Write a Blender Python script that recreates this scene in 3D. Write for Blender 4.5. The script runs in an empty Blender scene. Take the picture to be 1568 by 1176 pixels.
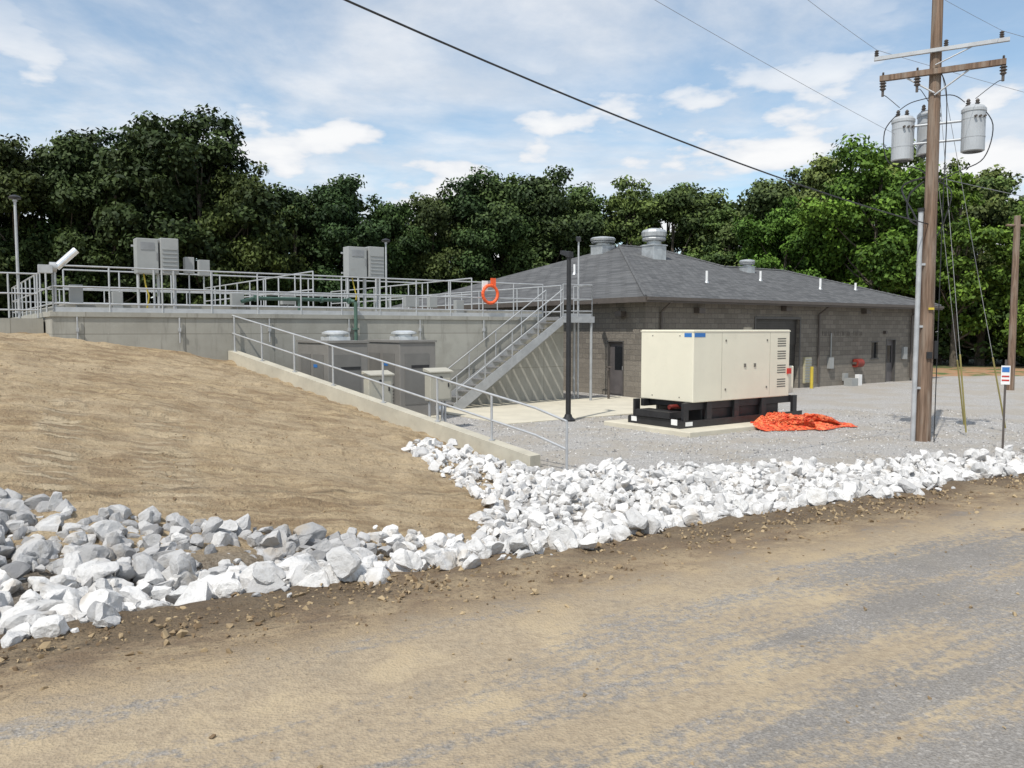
import bpy, bmesh, math, random
import numpy as np
from mathutils import Vector, Matrix, noise as mnoise
random.seed(7); rng=np.random.default_rng(7)
scene=bpy.context.scene
ANG=math.atan2(.576,.8175)
BX=Vector((math.cos(ANG),math.sin(ANG),0)); BN=Vector((-math.sin(ANG),math.cos(ANG),0))
RX,RY=.868,.497   # road direction

# ---------------------------------------------------------------- node helpers
class NT:
    def __init__(s,name):
        s.mat=bpy.data.materials.new(name); s.mat.use_nodes=True
        s.t=s.mat.node_tree; s.b=s.t.nodes['Principled BSDF']; s.out=s.t.nodes['Material Output']
    def n(s,ty,**k):
        nd=s.t.nodes.new(ty)
        for a,v in k.items(): setattr(nd,a,v)
        return nd
    def put(s,sock,v):
        if v is None: return
        if isinstance(v,bpy.types.NodeSocket): s.t.links.new(v,sock)
        else:
            if sock.type=='RGBA' and len(v)==3: v=(*v,1)
            sock.default_value=v
    def math(s,op,a,b=0.0,clamp=False):
        nd=s.n('ShaderNodeMath',operation=op,use_clamp=clamp); s.put(nd.inputs[0],a); s.put(nd.inputs[1],b); return nd.outputs[0]
    def mix(s,f,a,b,bt='MIX'):
        nd=s.n('ShaderNodeMix',data_type='RGBA',blend_type=bt); s.put(nd.inputs[0],f); s.put(nd.inputs[6],a); s.put(nd.inputs[7],b); return nd.outputs[2]
    def noise(s,vec,scale,detail=4,rough=.55,dist=0):
        nd=s.n('ShaderNodeTexNoise'); s.put(nd.inputs['Vector'],vec); s.put(nd.inputs['Scale'],scale)
        s.put(nd.inputs['Detail'],detail); s.put(nd.inputs['Roughness'],rough); s.put(nd.inputs['Distortion'],dist); return nd.outputs[0]
    def vor(s,vec,scale,feat='F1'):
        nd=s.n('ShaderNodeTexVoronoi',feature=feat); s.put(nd.inputs['Vector'],vec); s.put(nd.inputs['Scale'],scale); return nd
    def mr(s,v,a,b,c=0.,d=1.,smooth=True):
        nd=s.n('ShaderNodeMapRange'); nd.interpolation_type='SMOOTHSTEP' if smooth else 'LINEAR'
        s.put(nd.inputs[0],v)
        for i,x in zip((1,2,3,4),(a,b,c,d)): s.put(nd.inputs[i],x)
        return nd.outputs[0]
    def sep(s,v):
        nd=s.n('ShaderNodeSeparateXYZ'); s.put(nd.inputs[0],v); return nd.outputs
    def comb(s,x=0.,y=0.,z=0.):
        nd=s.n('ShaderNodeCombineXYZ'); s.put(nd.inputs[0],x); s.put(nd.inputs[1],y); s.put(nd.inputs[2],z); return nd.outputs[0]
    def obj(s): return s.n('ShaderNodeTexCoord').outputs['Object']
    def pos(s): return s.n('ShaderNodeNewGeometry').outputs['Position']
    def attr(s,name): return s.n('ShaderNodeAttribute',attribute_name=name).outputs
    def bump(s,h,strength=.3,dist=.02,prev=None):
        nd=s.n('ShaderNodeBump'); s.put(nd.inputs['Height'],h); s.put(nd.inputs['Strength'],strength); s.put(nd.inputs['Distance'],dist)
        if prev is not None: s.put(nd.inputs['Normal'],prev)
        s.t.links.new(nd.outputs[0],s.b.inputs['Normal']); return nd.outputs[0]
    def base(s,c): s.put(s.b.inputs['Base Color'],c)
    def rough(s,v): s.put(s.b.inputs['Roughness'],v)
    def metal(s,v): s.put(s.b.inputs['Metallic'],v)

def simple(name,col,rough=.6,metal=0.,var=.15,scale=3.,bump=0.,bscale=40.,dirt=None):
    m=NT(name); p=m.obj()
    n=m.noise(p,scale,4,.6)
    c=m.mix(m.mr(n,.3,.7),tuple(x*(1-var) for x in col),tuple(min(1,x*(1+var)) for x in col))
    if dirt:
        z=m.noise(p,scale*3,5,.7); c=m.mix(m.mr(z,.55,.8,0,.6),c,dirt)
    m.base(c); m.rough(rough); m.metal(metal)
    if bump: m.bump(m.noise(p,bscale,4,.6),bump,.01)
    return m.mat

# ---------------------------------------------------------------- mesh builder
class MB:
    def __init__(s): s.v=[];s.f=[];s.m=[];s.s=[]
    def add(s,vs,fs,m=0,sm=False):
        o=len(s.v); s.v+= [tuple(v) for v in vs]
        for f in fs: s.f.append(tuple(i+o for i in f)); s.m.append(m); s.s.append(sm)
    def box(s,x0,x1,y0,y1,z0,z1,m=0):
        s.add([(x,y,z) for z in (z0,z1) for x,y in ((x0,y0),(x1,y0),(x1,y1),(x0,y1))],
              [(3,2,1,0),(4,5,6,7),(0,1,5,4),(1,2,6,5),(2,3,7,6),(3,0,4,7)],m)
    def bbox(s,x0,x1,y0,y1,z0,z1,m=0,e=.02):
        bm=bmesh.new(); bmesh.ops.create_cube(bm,size=1)
        for v in bm.verts: v.co=Vector(((x0+x1)/2+v.co.x*(x1-x0),(y0+y1)/2+v.co.y*(y1-y0),(z0+z1)/2+v.co.z*(z1-z0)))
        bmesh.ops.bevel(bm,geom=list(bm.edges),offset=e,segments=2,affect='EDGES',profile=.5)
        bm.verts.index_update()
        s.add([v.co[:] for v in bm.verts],[[v.index for v in f.verts] for f in bm.faces],m); bm.free()
    def tube(s,p0,p1,r,m=0,r2=None,n=8,caps=True):
        p0=Vector(p0);p1=Vector(p1);d=(p1-p0)
        if d.length<1e-6: return
        d.normalize(); r2=r if r2 is None else r2
        a=d.orthogonal().normalized(); 
        if abs(d.z)>.999: a=Vector((1,0,0))
        b=d.cross(a)
        vs=[];
        for p,rr in ((p0,r),(p1,r2)):
            for i in range(n):
                t=2*math.pi*i/n; vs.append(p+a*math.cos(t)*rr+b*math.sin(t)*rr)
        s.add(vs,[(i,(i+1)%n,n+(i+1)%n,n+i) for i in range(n)],m,n>6)
        if caps: s.add(vs,[tuple(range(n-1,-1,-1)),tuple(range(n,2*n))],m)
    def path(s,pts,r,m=0,n=6):
        for i in range(len(pts)-1): s.tube(pts[i],pts[i+1],r if not isinstance(r,(list,tuple)) else r[i],m,None if not isinstance(r,(list,tuple)) else r[i+1],n,False)
    def lathe(s,c,prof,m=0,n=16):
        c=Vector(c); vs=[]
        for r,z in prof:
            for i in range(n):
                t=2*math.pi*i/n; vs.append(c+Vector((math.cos(t)*r,math.sin(t)*r,z)))
        fs=[]
        for k in range(len(prof)-1):
            for i in range(n): fs.append((k*n+i,k*n+(i+1)%n,(k+1)*n+(i+1)%n,(k+1)*n+i))
        s.add(vs,fs,m,False)
        s.add(vs[-n:],[tuple(range(n))],m)
    def build(s,name,mats,parent=None,loc=None,rot=0.):
        me=bpy.data.meshes.new(name); me.from_pydata(s.v,[],s.f)
        for mt in mats: me.materials.append(mt)
        me.polygons.foreach_set('material_index',s.m); me.polygons.foreach_set('use_smooth',s.s); me.update()
        bm=bmesh.new(); bm.from_mesh(me); bmesh.ops.recalc_face_normals(bm,faces=bm.faces); bm.to_mesh(me); bm.free()
        o=bpy.data.objects.new(name,me); scene.collection.objects.link(o)
        if loc: o.location=loc
        o.rotation_euler=(0,0,rot)
        if parent: o.parent=parent
        return o
def empty(name,loc=(0,0,0),rot=0.):
    o=bpy.data.objects.new(name,None); scene.collection.objects.link(o); o.location=loc; o.rotation_euler=(0,0,rot); return o
def np_mesh(name,V,F,mats,midx=None,attrs=None,smooth=False):
    me=bpy.data.meshes.new(name); k=F.shape[1]
    me.vertices.add(len(V)); me.vertices.foreach_set('co',V.astype(np.float32).ravel())
    me.loops.add(F.size); me.loops.foreach_set('vertex_index',F.astype(np.int32).ravel())
    me.polygons.add(len(F)); me.polygons.foreach_set('loop_start',(np.arange(len(F))*k).astype(np.int32))
    me.polygons.foreach_set('loop_total',np.full(len(F),k,np.int32))
    me.polygons.foreach_set('use_smooth',np.full(len(F),smooth,bool))
    for m in mats: me.materials.append(m)
    if midx is not None: me.polygons.foreach_set('material_index',midx.astype(np.int32))
    me.update(calc_edges=True)
    for n,(ty,arr) in (attrs or {}).items():
        a=me.attributes.new(n,ty,'POINT'); a.data.foreach_set('value' if ty=='FLOAT' else 'vector',arr.astype(np.float32).ravel())
    return me
def link(name,me):
    o=bpy.data.objects.new(name,me); scene.collection.objects.link(o); return o

# ---------------------------------------------------------------- terrain
W0=(-7.81,22.67); W1=(.43,14.8)
def sq(x,y): return -RY*x+RX*y, RX*x+RY*y
def Hn(x,y):
    s,q=sq(x,y)
    rp=np.interp(s,[-60,-8,-4,4,5.3,6.3,7.6,9],[.3,.7,.95,.95,.84,.5,-.2,-.6])
    hill=-.232+.1139*s-.1561*q+.10*np.exp(-((s-15)/4.)**2)*np.clip((6-q)/4,0,1)
    hill=np.minimum(hill,.5+np.maximum(s-5.3,0)*.2)
    hill=np.where(hill>2.0,2.0+.5*np.tanh((hill-2.0)/.5),hill)
    cr=8.24*(y-W0[1])+7.87*(x-W0[0])
    hill=hill-.1*np.clip((cr+18)/14,0,1)*np.clip((s-11)/2,0,1)
    far=np.where(cr>0,0.,np.maximum(hill,0))
    k=.12; d=rp-far
    z=np.where(np.abs(d)<k,np.maximum(rp,far)+(k-np.abs(d))**2/(4*k),np.maximum(rp,far))
    return z,far,s,q
def axis(lo,hi,a,b,fine,mx=60.):
    c=list(np.arange(a,b,fine)); st=fine; v=b
    while v<hi: c.append(v); st=min(st*1.25,mx); v+=st
    c.append(hi); st=fine; v=a-fine
    while v>lo: c.insert(0,v); st=min(st*1.25,mx); v-=st
    c.insert(0,lo); return np.array(c)
xs=axis(-600,600,-13,15,.07); ys=axis(-60,900,2.,24,.07)
X,Y=np.meshgrid(xs,ys); X=X.ravel();Y=Y.ravel()
Z,FAR,S,Q=Hn(X,Y)
near=(X>-16)&(X<20)&(Y>1)&(Y<30)
dz=np.zeros_like(X)
for i in np.nonzero(near)[0]:
    x,y=X[i],Y[i]; s,q=S[i],Q[i]
    n1=mnoise.fractal((x*.9,y*.9,0),.9,2.,4)
    if s<3.8: dz[i]=.006*n1; continue
    n2=mnoise.noise((x*6,y*6,3.)); n3=mnoise.noise((x*2.2,y*2.2,7.))
    if s<5.6: dz[i]=(s-3.8)/1.8*(.035*n1+.04*n2+.045*n3)
    elif FAR[i]>.02:
        st=mnoise.noise((q*.4,s*3.6,1.)); st2_=mnoise.noise((q*1.2,s*8,4.))
        dz[i]=.05*n1+.03*n2+.08*st+.045*st2_+.03*n3
    else: dz[i]=.012*n1+.006*n2
Z=Z+dz
nx,ny=len(xs),len(ys)
ii=np.arange(nx*ny).reshape(ny,nx)
F=np.stack([ii[:-1,:-1].ravel(),ii[:-1,1:].ravel(),ii[1:,1:].ravel(),ii[1:,:-1].ravel()],1)
hm=np.clip(FAR/.06,0,1)

g=NT('ground_material'); P=g.pos(); px,py,pz=g.sep(P)
A=g.n('ShaderNodeAttribute',attribute_name='sq').outputs['Vector']
ss,qq,_=g.sep(A); hA=g.n('ShaderNodeAttribute',attribute_name='hill').outputs['Fac']
nlow=g.noise(P,.5,4,.6); nmid=g.noise(P,2.2,5,.65); nfin=g.noise(P,22,5,.7); nvf=g.noise(P,90,2,.7)
st1=g.noise(g.comb(g.math('MULTIPLY',qq,.22),g.math('MULTIPLY',ss,1.6),0.),1.4,6,.66)
st2=g.noise(g.comb(g.math('MULTIPLY',qq,.5),g.math('MULTIPLY',ss,4.),0.),1.3,6,.72)
spk=g.vor(P,70); spc=g.sep(spk.outputs['Color'])[0]
asp=g.mix(g.mr(nvf,.3,.7),(.15,.145,.14),(.29,.28,.27))
asp=g.mix(g.mr(spc,.85,1.,0,.6),asp,(.44,.42,.40))
asp=g.mix(g.mr(nlow,.5,.62,0,.35),asp,(.11,.107,.104))
film=g.mix(g.mr(nfin,.3,.7),(.29,.225,.15),(.40,.32,.215))
film=g.mix(g.mr(nmid,.48,.66,0,.7),film,(.46,.365,.23))
film=g.mix(g.mr(nmid,.45,.3,0,.5),film,(.24,.20,.15))
bias=g.mr(ss,1.3,4.0,-.08,.11,False)
bias=g.math('ADD',bias,g.mr(qq,1.,7.,.03,-.035,False))
fm=g.mr(g.math('ADD',g.math('ADD',st1,g.math('MULTIPLY',g.math('SUBTRACT',nfin,.5),.5)),bias),.44,.60,.16,.92)
road=g.mix(fm,asp,film)
sh=g.mix(g.mr(nmid,.35,.65),(.20,.14,.085),(.38,.29,.18))
sh=g.mix(g.mr(nfin,.5,.7,0,.8),sh,(.12,.083,.05))
es=g.math('ADD',ss,g.math('MULTIPLY',g.math('SUBTRACT',nmid,.5),1.6))
col=g.mix(g.mr(es,3.7,4.35),road,sh)
dark=g.math('MULTIPLY',g.mr(es,4.45,4.9),g.mr(nlow,.35,.55))
col=g.mix(g.math('MULTIPLY',dark,.7),col,(.115,.08,.047))
gr=g.mix(g.mr(nfin,.3,.7),(.29,.275,.26),(.51,.49,.465))
gr=g.mix(g.mr(spc,.6,1.,0,.7),gr,(.65,.635,.61))
gr=g.mix(g.mr(spc,.25,.0,0,.7),gr,(.16,.15,.14))
gr=g.mix(g.mr(nlow,.42,.6,0,.5),gr,(.38,.33,.26))
gr=g.mix(g.mr(nmid,.55,.7,0,.4),gr,(.28,.26,.23))
bed=g.mix(g.mr(nfin,.4,.6),(.12,.10,.08),(.25,.22,.18))
col=g.mix(g.mr(ss,5.3,5.9),col,bed)
col=g.mix(g.mr(pz,.14,.05),col,g.mix(g.mr(ss,6.5,7.5),col,gr))
# hill
hl=g.mix(g.mr(st2,.36,.64),(.27,.19,.11),(.50,.385,.235))
hl=g.mix(g.mr(nlow,.42,.60,0,.55),hl,(.53,.42,.275))
hl=g.mix(g.mr(nmid,.52,.66,0,.55),hl,(.27,.19,.11))
hl=g.mix(g.mr(g.noise(P,7,4,.7),.54,.68,0,.5),hl,(.21,.145,.082))
hl=g.mix(g.mr(nfin,.53,.71,0,.7),hl,(.16,.108,.06))
hl=g.mix(g.mr(nvf,.58,.74,0,.6),hl,(.60,.50,.34))
ox,oy=-5.0,8.6
rx_=g.math('SUBTRACT',px,ox); ry_=g.math('SUBTRACT',py,oy)
al=g.math('ADD',g.math('MULTIPLY',rx_,-.432),g.math('MULTIPLY',ry_,.902))
ac=g.math('ADD',g.math('MULTIPLY',rx_,.902),g.math('MULTIPLY',ry_,.432))
acn=g.math('ADD',ac,g.math('MULTIPLY',g.math('SUBTRACT',nmid,.5),.4))
def strip(c0,wd):
    return g.math('SUBTRACT',1.,g.mr(g.math('ABSOLUTE',g.math('SUBTRACT',acn,c0)),wd*.6,wd))
tm_=g.math('MAXIMUM',strip(0.,.32),strip(-1.6,.32))
tm_=g.math('MAXIMUM',tm_,g.math('MULTIPLY',strip(1.25,.4),.7))
tm_=g.math('MULTIPLY',tm_,g.math('MULTIPLY',g.mr(al,-.9,-.3),g.math('SUBTRACT',1.,g.mr(al,3.6,5.6))))
sn=g.math('SINE',g.math('MULTIPLY',g.math('ADD',al,g.math('MULTIPLY',g.math('SUBTRACT',nfin,.5),.09)),2*math.pi/.23))
clt=g.mr(sn,-.3,.5)
tmf=g.math('MULTIPLY',tm_,g.mr(nmid,.35,.55,.15,1.))
hl=g.mix(g.math('MULTIPLY',tmf,.65),hl,g.mix(clt,(.30,.22,.135),(.57,.47,.32)))
col=g.mix(g.math('MULTIPLY',hA,g.mr(ss,7.3,8.0)),col,hl)
fy=g.math('ADD',py,g.math('MULTIPLY',g.math('SUBTRACT',g.noise(P,.12,3),.5),8))
soil=g.mix(g.mr(nmid,.4,.6),(.42,.20,.10),(.36,.26,.15))
soil=g.mix(g.mr(g.noise(P,.7,4),.5,.6),soil,(.09,.14,.035))
col=g.mix(g.mr(fy,43,44.5),col,soil)
col=g.mix(g.mr(fy,52,57),col,g.mix(g.mr(nmid,.4,.6),(.03,.045,.012),(.07,.10,.03)))
g.base(col); g.rough(.95)
hgt=g.math('ADD',g.math('MULTIPLY',nmid,1.),g.math('MULTIPLY',nfin,.7))
hgt=g.math('ADD',hgt,g.math('MULTIPLY',g.math('MULTIPLY',tmf,clt),.6))
hgt=g.math('ADD',hgt,g.math('MULTIPLY',g.math('MULTIPLY',st2,hA),2.2))
b1=g.bump(hgt,g.mr(ss,3.4,5.,.3,1.),.06)
g.bump(g.math('ADD',nvf,spk.outputs['Distance']),.45,.012,b1)
me=np_mesh('ground',np.stack([X,Y,Z],1),F,[g.mat],None,{'sq':('FLOAT_VECTOR',np.stack([S,Q,S*0],1)),'hill':('FLOAT',hm)},True)
link('ground',me)
def Hz(x,y): return float(Hn(np.array([x]),np.array([y]))[0][0])

# ---------------------------------------------------------------- rocks
def hulls(n,npts,seed):
    r=np.random.default_rng(seed); out=[]
    for k in range(n):
        bm=bmesh.new()
        d=r.normal(size=(npts,3)); d/=np.linalg.norm(d,axis=1)[:,None]; d*=r.uniform(.8,1.08,(npts,1))*np.array([1,r.uniform(.65,.95),r.uniform(.5,.8)])
        for p in d: bm.verts.new(p)
        bmesh.ops.convex_hull(bm,input=bm.verts)
        for v in [v for v in bm.verts if not v.link_faces]: bm.verts.remove(v)
        bmesh.ops.triangulate(bm,faces=bm.faces)
        bmesh.ops.recalc_face_normals(bm,faces=bm.faces)
        bm.verts.index_update()
        out.append((np.array([v.co[:] for v in bm.verts]),np.array([[v.index for v in f.verts] for f in bm.faces]))); bm.free()
    return out
def chipped(n,seed):
    """broken stone: a sphere ground down by random planes, corners slightly worn"""
    r=np.random.default_rng(seed); out=[]
    bm=bmesh.new(); bmesh.ops.create_icosphere(bm,subdivisions=3,radius=1.); bm.verts.index_update()
    V0=np.array([v.co[:] for v in bm.verts]); F0=np.array([[v.index for v in f.verts] for f in bm.faces]); bm.free()
    for k in range(n):
        V=V0*1.25
        for j in range(r.integers(8,13)):
            d=r.normal(size=3); d/=np.linalg.norm(d); h=r.uniform(.5,.92)
            t=V@d; V=V-np.maximum(t-h,0)[:,None]*d
        V+= .02*r.normal(size=V.shape)
        V*=np.array([r.uniform(.95,1.15),r.uniform(.65,.95),r.uniform(.5,.78)])
        V+= .06*np.array([[mnoise.noise((v[0]*2+k*5,v[1]*2,v[2]*2+j_)) for j_ in (0,9,18)] for v in V])
        out.append((V,F0))
    return out
def scatter(name,shapes,items,mat,tlt=.45):
    Vs=[];Fs=[];Ts=[];o=0
    for (x,y,z,r,t) in items:
        V,Fc=shapes[rng.integers(len(shapes))]
        a,b,c=rng.uniform(0,6.28),rng.normal(0,tlt),rng.normal(0,tlt)
        ca,sa=math.cos(a),math.sin(a);cb,sb=math.cos(b),math.sin(b);cc,sc=math.cos(c),math.sin(c)
        R=np.array([[ca,-sa,0],[sa,ca,0],[0,0,1]])@np.array([[1,0,0],[0,cb,-sb],[0,sb,cb]])@np.array([[cc,0,sc],[0,1,0],[-sc,0,cc]])
        W=(V*r)@R.T+np.array([x,y,z]); Vs.append(W);Fs.append(Fc+o);Ts.append(np.full(len(W),t)); o+=len(W)
    me=np_mesh(name,np.concatenate(Vs),np.concatenate(Fs),[mat],None,{'tint':('FLOAT',np.concatenate(Ts))})
    return link(name,me)
rk=NT('limestone_riprap'); p=rk.pos(); t=rk.attr('tint')['Fac']
c=rk.mix(t,(.23,.23,.235),(.74,.73,.715))
c=rk.mix(rk.mr(rk.noise(p,9,5,.7),.5,.7,0,.6),c,(.33,.315,.29))
c=rk.mix(rk.mr(rk.noise(p,2.0,4,.6),.57,.70,0,.55),c,(.38,.31,.22))
c=rk.mix(rk.mr(rk.noise(p,55,3,.7),.57,.77,0,.35),c,(.25,.24,.22))
rk.base(c); rk.rough(.9); rk.bump(rk.noise(p,30,6,.75),.7,.025)
qk=[-20,-6,-.4,2.4,4.4,5.2,5.4,6.2,7.6,8.5,10.3,13,16,60]
sk=[10,9.6,9.0,8.3,8.5,9.7,13.2,14.4,12.9,12.2,11.0,10.0,9.2,9.0]
items=[];items_s=[]
def inband(s,q,x,y):
    w=.45*mnoise.noise((q*.9,s*.9,0))
    if s<5.3+w+.25*mnoise.noise((q*3,0,4)): return False
    if s>np.interp(q,qk,sk)+w*.9: return False
    cr=8.24*(y-W0[1])+7.87*(x-W0[0])
    if cr>-2.6 and s>12.0 : return False
    return True
def s2x(s,q): return (-RY*s+RX*q, RX*s+RY*q)
for q0 in np.arange(-7,38,.14):
    for s0 in np.arange(5.,14.6,.14):
        if q0>15 and rng.random()<.4: continue
        q=q0+rng.uniform(-.1,.1); s=s0+rng.uniform(-.1,.1); x,y=s2x(s,q)
        if not inband(s,q,x,y): continue
        r=float(np.clip(rng.lognormal(math.log(.072),.40),.035,.155))
        if q<3: r=min(r*1.2,.165)
        z=Hz(x,y)+r*.1+rng.uniform(0,.03)
        g0=.84 if q>3 else (.8 if s<7.2 else .42)
        t=float(np.clip(rng.normal(g0,.2),0,1))
        (items if (r>.06 and q<15) else items_s).append((x,y,z,r,t))
        if rng.random()<.2:
            r2=min(r*rng.uniform(.8,1.2),.12); items.append((x+rng.uniform(-.1,.1),y+rng.uniform(-.1,.1),z+r*.7,r2,float(np.clip(rng.normal(g0+.05,.15),0,1))))
for k in range(9000):
    q=rng.uniform(-6,24); s=rng.uniform(5.,14.5); x,y=s2x(s,q)
    w=rng.normal(0,.25)
    if not inband(s+w,q,x,y): continue
    r=rng.uniform(.012,.05); items_s.append((x,y,Hz(x,y)+r*.4,r,float(np.clip(rng.normal(.7,.2),0,1))))
ro=scatter('riprap_rocks',chipped(14,3),items,rk.mat,.7)
r2_=scatter('small_stones',hulls(14,14,5),items_s,rk.mat,.6); r2_.parent=ro
cl=NT('soil_clods'); p=cl.pos(); t=cl.attr('tint')['Fac']
cl.base(cl.mix(t,(.15,.10,.057),(.42,.32,.19))); cl.rough(.95)
it=[]
for k in range(16000):
    q=rng.uniform(-5,20); 
    m=rng.random()
    if m<.4: s=rng.normal(4.9,.36)
    elif m<.45: s=rng.uniform(1.5,5)
    else: s=rng.uniform(7.5,20); q=rng.uniform(-6,7)
    x,y=s2x(s,q)
    if m>=.45:
        z,f,_,_=Hn(np.array([x]),np.array([y]))
        if f[0]<.05: continue
        if mnoise.noise((x*.6,y*.6,5))<-.05 : continue
    r=float(rng.lognormal(math.log(.012 if m<.4 else .008),.5)); r=min(r,.035)
    it.append((x,y,Hz(x,y)+r*.2,r,float(rng.random()**1.1)))
scatter('soil_clods',hulls(6,10,9),it,cl.mat)
gi=[]
for k in range(9000):
    x=rng.uniform(-2,14);y=rng.uniform(13,26)
    z,f,s,q=Hn(np.array([x]),np.array([y]))
    cr=8.24*(y-W0[1])+7.87*(x-W0[0])
    if cr<.8 and s[0]>12: continue
    if f[0]>.01 or z[0]>.2: continue
    r=rng.uniform(.012,.032); gi.append((x,y,z[0]+r*.3,r,float(np.clip(rng.normal(.5,.3),0,1))))
scatter('loose_gravel',hulls(5,9,11),gi,rk.mat)

# ---------------------------------------------------------------- common materials
galv=simple('galvanized_metal',(.46,.47,.48),.45,.35,.12,4)
alum=simple('aluminium_rail',(.49,.50,.51),.42,.4,.08,5)
blackm=simple('black_paint',(.02,.02,.022),.45,0,.2,5)
darkgl=simple('dark_glass',(.015,.017,.02),.12,0,.1,2)
cabm=simple('cabinet_grey',(.33,.34,.335),.45,.1,.06,2,dirt=(.26,.25,.23))
tanm=simple('beige_enclosure_paint',(.74,.70,.565),.42,0,.03,1.2,dirt=(.62,.58,.46))
orange=simple('orange_plastic',(.85,.12,.03),.5,0,.2,6)
yellow=simple('yellow_paint',(.55,.42,.05),.5,0,.1,4)
greenp=simple('green_pipe_paint',(.07,.13,.10),.45,0,.1,4)
whitep=simple('white_paint',(.78,.78,.77),.5,0,.05,4)
bluep=simple('blue_label',(.03,.16,.45),.5,0,.05,4)
redp=simple('red_paint',(.5,.03,.02),.45,0,.1,4)
brownm=simple('brown_metal',(.09,.075,.065),.5,0,.1,4)
cn=NT('cast_concrete'); p=cn.obj(); x_,y_,z_=cn.sep(p)
br=cn.n('ShaderNodeTexBrick'); br.offset=0.; cn.put(br.inputs['Vector'],cn.comb(cn.math('ADD',x_,y_),z_,0.)); cn.put(br.inputs['Scale'],1.)
cn.put(br.inputs['Brick Width'],2.44);cn.put(br.inputs['Row Height'],1.22);cn.put(br.inputs['Mortar Size'],.012);cn.put(br.inputs['Color1'],(.35,.34,.30));cn.put(br.inputs['Color2'],(.40,.39,.345));cn.put(br.inputs['Mortar'],(.23,.22,.19))
c=cn.mix(cn.mr(cn.noise(p,1.3,5,.65),.4,.7,0,.5),br.outputs[0],(.26,.25,.215))
stv=cn.noise(cn.comb(cn.math('MULTIPLY',cn.math('ADD',x_,y_),3.),cn.math('MULTIPLY',z_,.35),0.),1.5,5,.7)
c=cn.mix(cn.mr(stv,.52,.75,0,.6),c,(.18,.172,.15)); c=cn.mix(cn.mr(cn.noise(p,7,4,.6),.62,.75,0,.4),c,(.5,.48,.44))
cn.base(c); cn.rough(.85); cn.bump(cn.noise(p,18,5,.7),.25,.01)
concrete=cn.mat
slabm=simple('pavement_concrete',(.56,.52,.42),.85,0,.08,1.2,.2,60,dirt=(.40,.35,.27))

# ---------------------------------------------------------------- plant building
BO=(4.94,30.07,0)
bld=empty('block_building',BO,ANG)
cm=NT('split_face_block'); p=cm.obj(); x_,y_,z_=cm.sep(p)
br=cm.n('ShaderNodeTexBrick'); cm.put(br.inputs['Vector'],cm.comb(cm.math('ADD',x_,y_),z_,0.)); cm.put(br.inputs['Scale'],1.)
cm.put(br.inputs['Brick Width'],.4);cm.put(br.inputs['Row Height'],.2);cm.put(br.inputs['Mortar Size'],.009)
cm.put(br.inputs['Color1'],(.17,.15,.125));cm.put(br.inputs['Color2'],(.24,.215,.18));cm.put(br.inputs['Mortar'],(.10,.094,.086))
c=cm.mix(cm.mr(cm.noise(p,14,5,.7),.4,.7,0,.5),br.outputs[0],(.13,.115,.10))
lower=cm.math('SUBTRACT',1.,cm.mr(z_,1.35,1.36))
c=cm.mix(cm.math('MULTIPLY',lower,.3),c,(.32,.29,.245))
cm.base(c); cm.rough(.95)
b=cm.bump(cm.math('MULTIPLY',br.outputs[1],-1.),.5,.015); cm.bump(cm.noise(p,16,5,.75),.9,.05,b)
rf=NT('asphalt_shingles'); p=rf.obj(); x_,y_,z_=rf.sep(p)
br=rf.n('ShaderNodeTexBrick'); rf.put(br.inputs['Vector'],rf.comb(rf.math('ADD',x_,rf.math('MULTIPLY',y_,.37)),rf.math('MULTIPLY',z_,3.4),0.)); rf.put(br.inputs['Scale'],1.)
rf.put(br.inputs['Brick Width'],.33);rf.put(br.inputs['Row Height'],.15);rf.put(br.inputs['Mortar Size'],.014)
rf.put(br.inputs['Color1'],(.06,.062,.065));rf.put(br.inputs['Color2'],(.135,.137,.14));rf.put(br.inputs['Mortar'],(.03,.03,.031))
rf.base(rf.mix(rf.mr(rf.noise(p,1.1,6,.7),.4,.7,0,.4),br.outputs[0],(.13,.13,.13))); rf.rough(.95); rf.bump(rf.noise(p,50,4,.7),.4,.01)
L=19.1;ez=3.75
w=MB()
def wallx(x0,x1,z0,z1): w.box(x0,x1,0,.3,z0,z1)
zt=3.68
wallx(0,6.33,-.3,zt); wallx(6.33,9.3,3.0,zt); wallx(9.3,14.94,-.3,zt); wallx(14.94,15.5,-.3,1.2); wallx(14.94,15.5,1.95,zt)
wallx(15.5,16.2,-.3,zt); wallx(16.2,17.05,2.1,zt); wallx(17.05,L,-.3,zt)
w.box(0,.3,.3,1.14,-.3,zt); w.box(0,.3,1.14,2.07,2.13,zt); w.box(0,.3,2.07,20,-.3,zt)
w.box(L-.3,L,.3,12,-.3,zt); w.box(13.2,L-.3,11.7,12,-.3,zt); w.box(12.9,13.2,11.7,20,-.3,zt); w.box(.3,12.9,19.7,20,-.3,zt)
w.box(-.03,.62,-.06,-.001,-.3,zt); w.box(L-.6,L+.03,-.06,-.001,-.3,zt); w.box(-.06,-.031,-.06,.6,-.3,zt)
w.build('walls',[cm.mat],bld)
r=MB()
def RZ(n): return ez+.3*(n+.6)
e=[(-.6,-.6,ez),(20.1,-.6,ez),(16.2,6,RZ(6)),(11.4,6,RZ(6)),(10.5,10,RZ(10)),(7.86,10,RZ(10))]
r.add(e,[(0,1,2,3,4,5)])
bp=[(-.6,20.6,ez),(14,20.6,ez),(14,12.6,ez),(20.1,12.6,ez)]
r.add(e+bp,[(0,5,6),(5,4,7,6),(4,3,8),(4,8,7),(3,2,9,8),(1,9,2)])
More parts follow.
